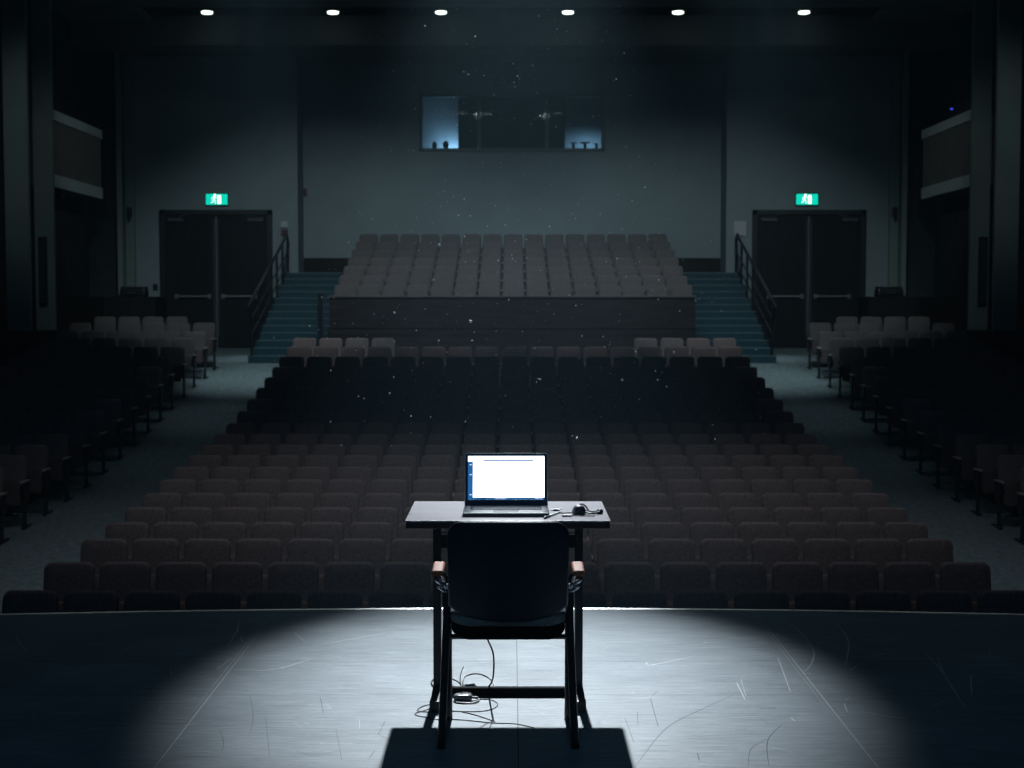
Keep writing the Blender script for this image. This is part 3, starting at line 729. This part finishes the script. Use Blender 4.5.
bm = bmesh.new(); pillow(bm, rrect(.330, LH - .006, .008, 5, .003), .0015, .0005, lambda x, t_, z: mtl @ Vector((x, t_ - .0014, z + .003)), 1); obj('bezel', bm, 'bezel', ld)
obj('screen', lid(-.154, .154, .027, LH - .013, .0014, .0022), 'screen', ld)
obj('side_menu', lid(-.154, -.134, .028, LH - .035, .0022, .0026), 'blue', ld)
obj('tool_bar', lid(-.093, .112, LH - .033, LH - .026, .0022, .0026), 'blue', ld)
obj('task_bar', lid(-.154, .154, .027, .036, .0022, .0027), 'blue', ld)
bm = bmesh.new()
for x in [.116 + .008 * k for k in range(5)]: bm.from_mesh(mesh('q', lid(x, x + .004, LH - .033, LH - .026, .0022, .0026), 'navy'))
for x0, x1 in ((-.10, -.08),): bm.from_mesh(mesh('q', lid(x0, x1, .028, .035, .0027, .0029), 'navy'))
obj('tool_icons', bm, 'navy', ld)
bm = bmesh.new()
for x in [-.042 + .009 * k for k in range(5)] + [.118, .126, .138]: bm.from_mesh(mesh('q', lid(x, x + .005, .0295, .0335, .0027, .003), 'pale'))
for a in (LH - .05, LH - .09, .045): bm.from_mesh(mesh('q', lid(-.148, -.139, a, a + .004, .0027, .003), 'pale'))
obj('task_icons', bm, 'pale', ld)
bm = bmesh.new()
for k in range(17): bm.from_mesh(mesh('q', lid(-.130, -.118 + .004 * ((k * 7) % 3), .042 + k * .0083, .045 + k * .0085, .0022, .0025), 'pale'))
for k in range(0, 17, 2): bm.from_mesh(mesh('q', lid(-.096, -.091, .042 + k * .0083, .0445 + k * .0085, .0022, .0025), 'pale'))
obj('file_list', bm, 'pale', ld)
bm = bmesh.new(); tube(bm, [(-.12, .002, .014), (.12, .002, .014)], .005, 8); obj('hinge', bm, 'bezel', t)

# ---------------------------------------------------------------- things on the right end of the table
def tp(px, y, z=TZ): return ground(px, y, z)
p = tp(579, 514)
t = thing('headset', 'black headset lying on the right end of the table', 'headset', (p.x, p.y, TZ))
bm = bmesh.new(); lathe(bm, [(.025, .0), (.028, .006), (.027, .016), (.023, .026), (.015, .033), (.006, .036), (.001, .0365)], 0, 0, 28); obj('ear_cup', bm, 'plastic', t, smooth=True)
bm = bmesh.new(); lathe(bm, [(.010, 0), (.013, .004), (.013, .014), (.008, .019), (.002, .020)], .083, .006, 16); obj('ear_cup', bm, 'plastic', t, smooth=True)
bm = bmesh.new(); tube(bm, smooth_path([(.02, -.012, .010), (.045, -.030, .008), (.07, -.020, .008), (.083, .0, .012)], 6), .0035, 8); tube(bm, smooth_path([(.02, .006, .014), (.05, .004, .010), (.083, .006, .012)], 6), .0035, 8)
obj('headband', bm, 'plastic', t, smooth=True)
bm = bmesh.new(); tube(bm, smooth_path([(-.006, .040, .010), (.008, .036, .034), (.024, .028, .030), (.036, .016, .016), (.042, .004, .004)], 6), .0042, 8); obj('rim', bm, 'white', t, smooth=True)
bm = bmesh.new(); tube(bm, smooth_path([(-.02, -.004, .006), (-.05, .012, .0035), (-.068, .002, .0035), (-.06, -.022, .0035), (-.03, -.026, .0035), (.0, -.03, .0035)], 6), .0022, 6)
obj('cord', bm, 'cable', t, smooth=True)
a = tp(553, 511); b = tp(562.5, 510.5)
bm = bmesh.new(); c = (a + b) / 2; box(bm, -.019, .014, -.007, .007, 0, .008); o = obj('memory_stick', bm, 'plastic', bevel=.002); o.location = (c.x, c.y, TZ)
bm = bmesh.new(); box(bm, -.027, -.019, -.005, .005, .002, .006); obj('plug', bm, 'steel', None).parent = o
tag(o, 'small black memory stick beside the right rear of the laptop', 'memory stick')
a = tp(544, 519.2); b = tp(561, 512.5)
t = thing('pen', 'thin pen lying in front of the laptop corner', 'pen', (a.x, a.y, TZ)); v = b - a; n_ = v.normalized()
bm = bmesh.new(); tube(bm, [Vector((0, 0, .0045)) + v * .08, Vector((0, 0, .0045)) + v], .0042, 8); obj('barrel', bm, 'alu', t, smooth=True)
bm = bmesh.new(); tube(bm, [Vector((0, 0, .0045)), Vector((0, 0, .0045)) + v * .03, Vector((0, 0, .0045)) + v * .30], [.001, .0045, .0048], 8); obj('pen_cap', bm, 'plastic', t, smooth=True)
a = tp(562, 517.8); b = tp(573, 515.4)
t = thing('phone_cable_adapter', 'flat pale plug lying between pen and headset', 'plug', ((a.x + b.x) / 2, (a.y + b.y) / 2, TZ))
bm = bmesh.new(); box(bm, -.022, .018, -.008, .008, 0, .008); obj('plug_body', bm, 'white', t, bevel=.002)
bm = bmesh.new(); tube(bm, smooth_path([(.018, 0, .004), (.05, .0, .003), (.08, -.004, .003), (.105, .0, .003)], 5), .002, 6); obj('wire', bm, 'cable', t, smooth=True)

# ---------------------------------------------------------------- cables on the floor (pixels of a close look, turned into floor points)
def cp(u, v, z=.004):
    return ground(410 + u / 8.533, 640 + v / 8.533, z)
def up(u, v, d):                                          # point above the floor at distance d
    return at(410 + u / 8.533, 640 + v / 8.533, d)
t = thing('cable_coil', 'black cord hanging from the table and coiled on the floor', 'cord', (0, 0, 0))
q0 = Vector((-.11, 5.60, TZ - .036))
pts = [q0, up(590, -330, 5.56), up(625, -160, 5.54), up(645, -60, 5.525), up(665, 0, 5.52), up(712, 130, 5.5), up(706, 330, 5.49), cp(650, 412), cp(560, 436), cp(470, 400, .02), cp(450, 350, .035), cp(480, 305, .045), cp(580, 288, .045), cp(680, 330, .03), cp(722, 400, .012), cp(700, 446), cp(620, 440), cp(580, 405, .01), cp(555, 385, .014)]
bm = bmesh.new(); tube(bm, smooth_path(pts, 8), .0034, 8); obj('cord_run', bm, 'cable', t, smooth=True)
bm = bmesh.new(); tube(bm, [cp(470, 390, .014), cp(550, 382, .014)], .0065, 8); obj('plug', bm, 'plastic', t, smooth=True)
bm = bmesh.new(); tube(bm, smooth_path([cp(470, 390, .014), cp(440, 385, .02), cp(400, 350, .022), cp(330, 325, .02), cp(250, 318, .01), cp(205, 330), cp(182, 365), cp(205, 405), cp(205, 460), cp(180, 520), cp(190, 545)], 8), .0034, 8)
tube(bm, smooth_path([cp(440, 430, .015), cp(430, 380, .03), cp(428, 320, .06), cp(440, 270, .09), cp(457, 228, .115)], 8), .0018, 6)
tube(bm, smooth_path([cp(430, 470, .01), cp(435, 430, .02), cp(450, 385, .03), cp(490, 440, .02), cp(530, 470, .012)], 8), .003, 6)
tube(bm, smooth_path([cp(415, 500, .006), cp(450, 450, .02), cp(500, 460, .02), cp(545, 490, .01), cp(590, 510), cp(560, 532), cp(470, 538), cp(390, 530), cp(420, 505, .01)], 8), .0032, 6)
obj('cord_tangle', bm, 'cable', t, smooth=True)
t2 = thing('power_adapter', 'glossy grey adapter lump amid the cord tangle on the floor', 'adapter', cp(450, 520, 0))
bm = bmesh.new(); pillow(bm, rrect(.075, .05, .02, 5), .026, .011, lambda x, t_, z: (x, z - .02, .027 - t_), 3); obj('adapter_body', bm, mat('adapter_grey', (.16, .18, .2), .25, noise=(20, .1)), t2, smooth=True)
bm = bmesh.new(); tube(bm, [(.036, .008, .012), (.06, .014, .01)], .005, 8); obj('strain_relief', bm, 'cable', t2)
t3 = thing('wire_and_cord_shadow', 'thin wire loops and modelled cord shadows on the floor around the table foot', 'wire', (0, 0, 0))
bm = bmesh.new()
tube(bm, smooth_path([cp(190, 545, .002), cp(110, 565, .002), cp(60, 600, .002), cp(110, 605, .002), cp(190, 575, .002)], 8), .0018, 6)
tube(bm, smooth_path([cp(190, 618, .002), cp(100, 612, .002), cp(45, 628, .002), cp(70, 648, .002), cp(185, 662, .002)], 8), .0018, 6)
tube(bm, smooth_path([cp(590, 505, .002), cp(680, 508, .002), cp(748, 545, .002), cp(700, 590, .002), cp(560, 610, .002), cp(330, 606, .002), cp(190, 618, .002)], 8), .0018, 6)  # this run and the next two model the cord's cast shadow as tubes
tube(bm, smooth_path([cp(440, 612, .002), cp(560, 640, .002), cp(680, 680, .002), cp(722, 694, .002), cp(690, 722, .002), cp(672, 775, .002)], 8), .0018, 6)
tube(bm, smooth_path([cp(185, 678, .002), cp(330, 677, .002), cp(480, 684, .002), cp(700, 706, .002), cp(900, 715, .002), cp(1060, 748, .002)], 8), .0018, 6)
tube(bm, smooth_path([cp(185, 662, .002), cp(150, 670, .002), cp(185, 678, .002)], 8), .0018, 6)
obj('wire_loops_and_shadow', bm, 'cable', t3, smooth=True)

# ---------------------------------------------------------------- dust in the beam
LP0 = Vector((0, 13.65, 8.2)); AIM = Vector((.03, 5.85, 0))
bm = bmesh.new(); ax = (LP0 - AIM); Lx = ax.length; an = ax.normalized(); e1 = Vector((1, 0, 0)); e2 = an.cross(e1)
n = 0
while n < 900:
    u = random.uniform(.05, .9); r = math.sqrt(random.random()) * 1.42 * (1 - u) ; g = random.uniform(0, 2 * PI)
    p = AIM + ax * u + e1 * math.cos(g) * r + e2 * math.sin(g) * r
    if p.z < .9 or p.y < 2: continue
    dz = CH + p.y * .30
    if p.z > dz: continue
    s = .0021 * math.exp(random.gauss(0, .45)); n += 1
    bmesh.ops.create_icosphere(bm, subdivisions=1, radius=s, matrix=Matrix.Translation(p))
tag(obj('dust', bm, 'dust', smooth=True), 'bright specks of dust floating in the spotlight beam', 'dust', None, 'stuff')

# ---------------------------------------------------------------- lights
def spot(name, loc, aim, power, size, blend, col, radius=.1):
    l = bpy.data.lights.new(name, 'SPOT'); l.energy = power; l.spot_size = math.radians(size); l.spot_blend = blend; l.color = col; l.shadow_soft_size = radius
    o = bpy.data.objects.new(name, l); C.objects.link(o); o.location = loc; o.rotation_euler = (Vector(aim) - Vector(loc)).to_track_quat('-Z', 'Y').to_euler(); return o
def area(name, loc, aim, power, sx, sy, col, spread=180):
    l = bpy.data.lights.new(name, 'AREA'); l.shape = 'RECTANGLE'; l.size = sx; l.size_y = sy; l.energy = power; l.color = col; l.spread = math.radians(spread)
    o = bpy.data.objects.new(name, l); C.objects.link(o); o.location = loc; o.rotation_euler = (Vector(aim) - Vector(loc)).to_track_quat('-Z', 'Y').to_euler(); return o
spot('stage_spotlight', LP0, AIM, 14000, 15.0, 1, (.84, .925, .985), .09)
# house lamps at a low level, with added fill spots among them
for x, p_ in ((-4.6, 720), (-1.2, 250), (1.2, 250), (4.6, 720)):
    spot('house_lamp', (x, 24.6, ZC - .2), (x * .95, 34.6, ZC - 8.4), p_, 66, .6, (.76, 1.0, 1.06), .12)
for s in (-1, 1):
    for d_, p_ in ((17.2, 60), (20.2, 70), (23.2, 100), (26.2, 170), (29.2, 620), (32, 620)):
        spot('aisle_lamp', (s * 5.2, d_ + .5, ZC - .2), (s * 5.5, d_, -1), p_, 24, 1, (.78, 1.0, 1.06), .2)
    spot('box_fill', (s * 1.5, 25, ZC - .2), (s * 10, 33.2, 4.9), 260, 20, 1, (.78, 1.0, 1.06), .2)  # unseen spot added to brighten the balcony rails
    spot('column_fill', (s * 7.2, 21, ZC - .2), (s * 10, 31.5, 3.4), 170, 34, 1, (.78, 1.0, 1.0), .2)  # added fill for the column faces and balcony, no fixture behind it
for x in (-4, -2, 0, 2, 4):
    spot('edge_fill', (x, 12.4, ZC - .15), (x * .9, 7.3, 0), 22, 26, 1, (.84, 1.0, .97), .12)  # invented spots that make the metal stage edge shine
for x in (-3.2, 0, 3.2):
    spot('stalls_lamp', (x, 13.2, ZC - .2), (x, 16.4, -1), 420, 62, 1, (.92, .95, 1.0), .3)
for x in (-3.8, -1.3, 1.3, 3.8):
    spot('row_fill', (x, 25.9, ZC - .2), (x, 28.9, 0), 420, 22, 1, (1, .96, .98), .2)  # extra unseen spots added to lift the last centre rows
for x in (-8.6, 8.6):
    spot('side_block_fill', (x, 15, ZC - .3), (x, 20.5, -1), 30, 110, 1, (.55, .85, 1.25), .4)  # added dim fill over the side seats
area('stage_fill', (0, -3, 7.5), (0, 9, 0), 36, 3, 1, (.35, .80, 1.3), 150)  # added bluish fill from behind the camera, not a known fixture
for x in (-2.4, 2.4):
    spot('tier_fill', (x, 33.0, ZC - .05), (x, 33.0, 1), 150, 40, 1, (.95, .97, 1.0), .3)  # steep spots added for highlights along the upper seat tops
for (px, py) in lampx:
    spot('slot_lamp', (XP(px, 34.0, ZC), 34.0, ZC - .03), (XP(px, 34.0, ZC), 34.0, 0), 1.6, 110, 1, (.86, 1.0, .95), .12)
l = area('booth_lamp', (bx1 - .12, CW + 2.75, bz0 + .1), (bx1 - .3, CW + 3.2, bz0 + .25), 13, .25, .25, (.45, .75, 1.0), 140)
area('booth_lamp', (bx2 + .8, CW + 2.4, bz0 + .5), (bx2 + .7, CW + 3.2, bz0 + .1), 5, .8, .3, (.45, .75, 1.0), 120)

w = bpy.data.worlds.new('world'); bpy.context.scene.world = w; w.use_nodes = True
nt = w.node_tree; nt.nodes['Background'].inputs[0].default_value = (.40, .78, 1, 1); nt.nodes['Background'].inputs[1].default_value = .055
vsn = nt.nodes.new('ShaderNodeVolumeScatter'); vsn.inputs['Color'].default_value = (.48, .82, 1, 1); vsn.inputs['Density'].default_value = .0036; vsn.inputs['Anisotropy'].default_value = .2
nt.links.new(vsn.outputs[0], nt.nodes['World Output'].inputs['Volume'])

sc = bpy.context.scene
sc.view_settings.view_transform = 'Standard'; sc.view_settings.look = 'None'; sc.view_settings.exposure = 0; sc.view_settings.gamma = 1
sc.view_settings.use_curve_mapping = False
sc.cycles.use_denoising = True; sc.cycles.max_bounces = 6; sc.cycles.volume_bounces = 0
sc.cycles.sample_clamp_indirect = 4
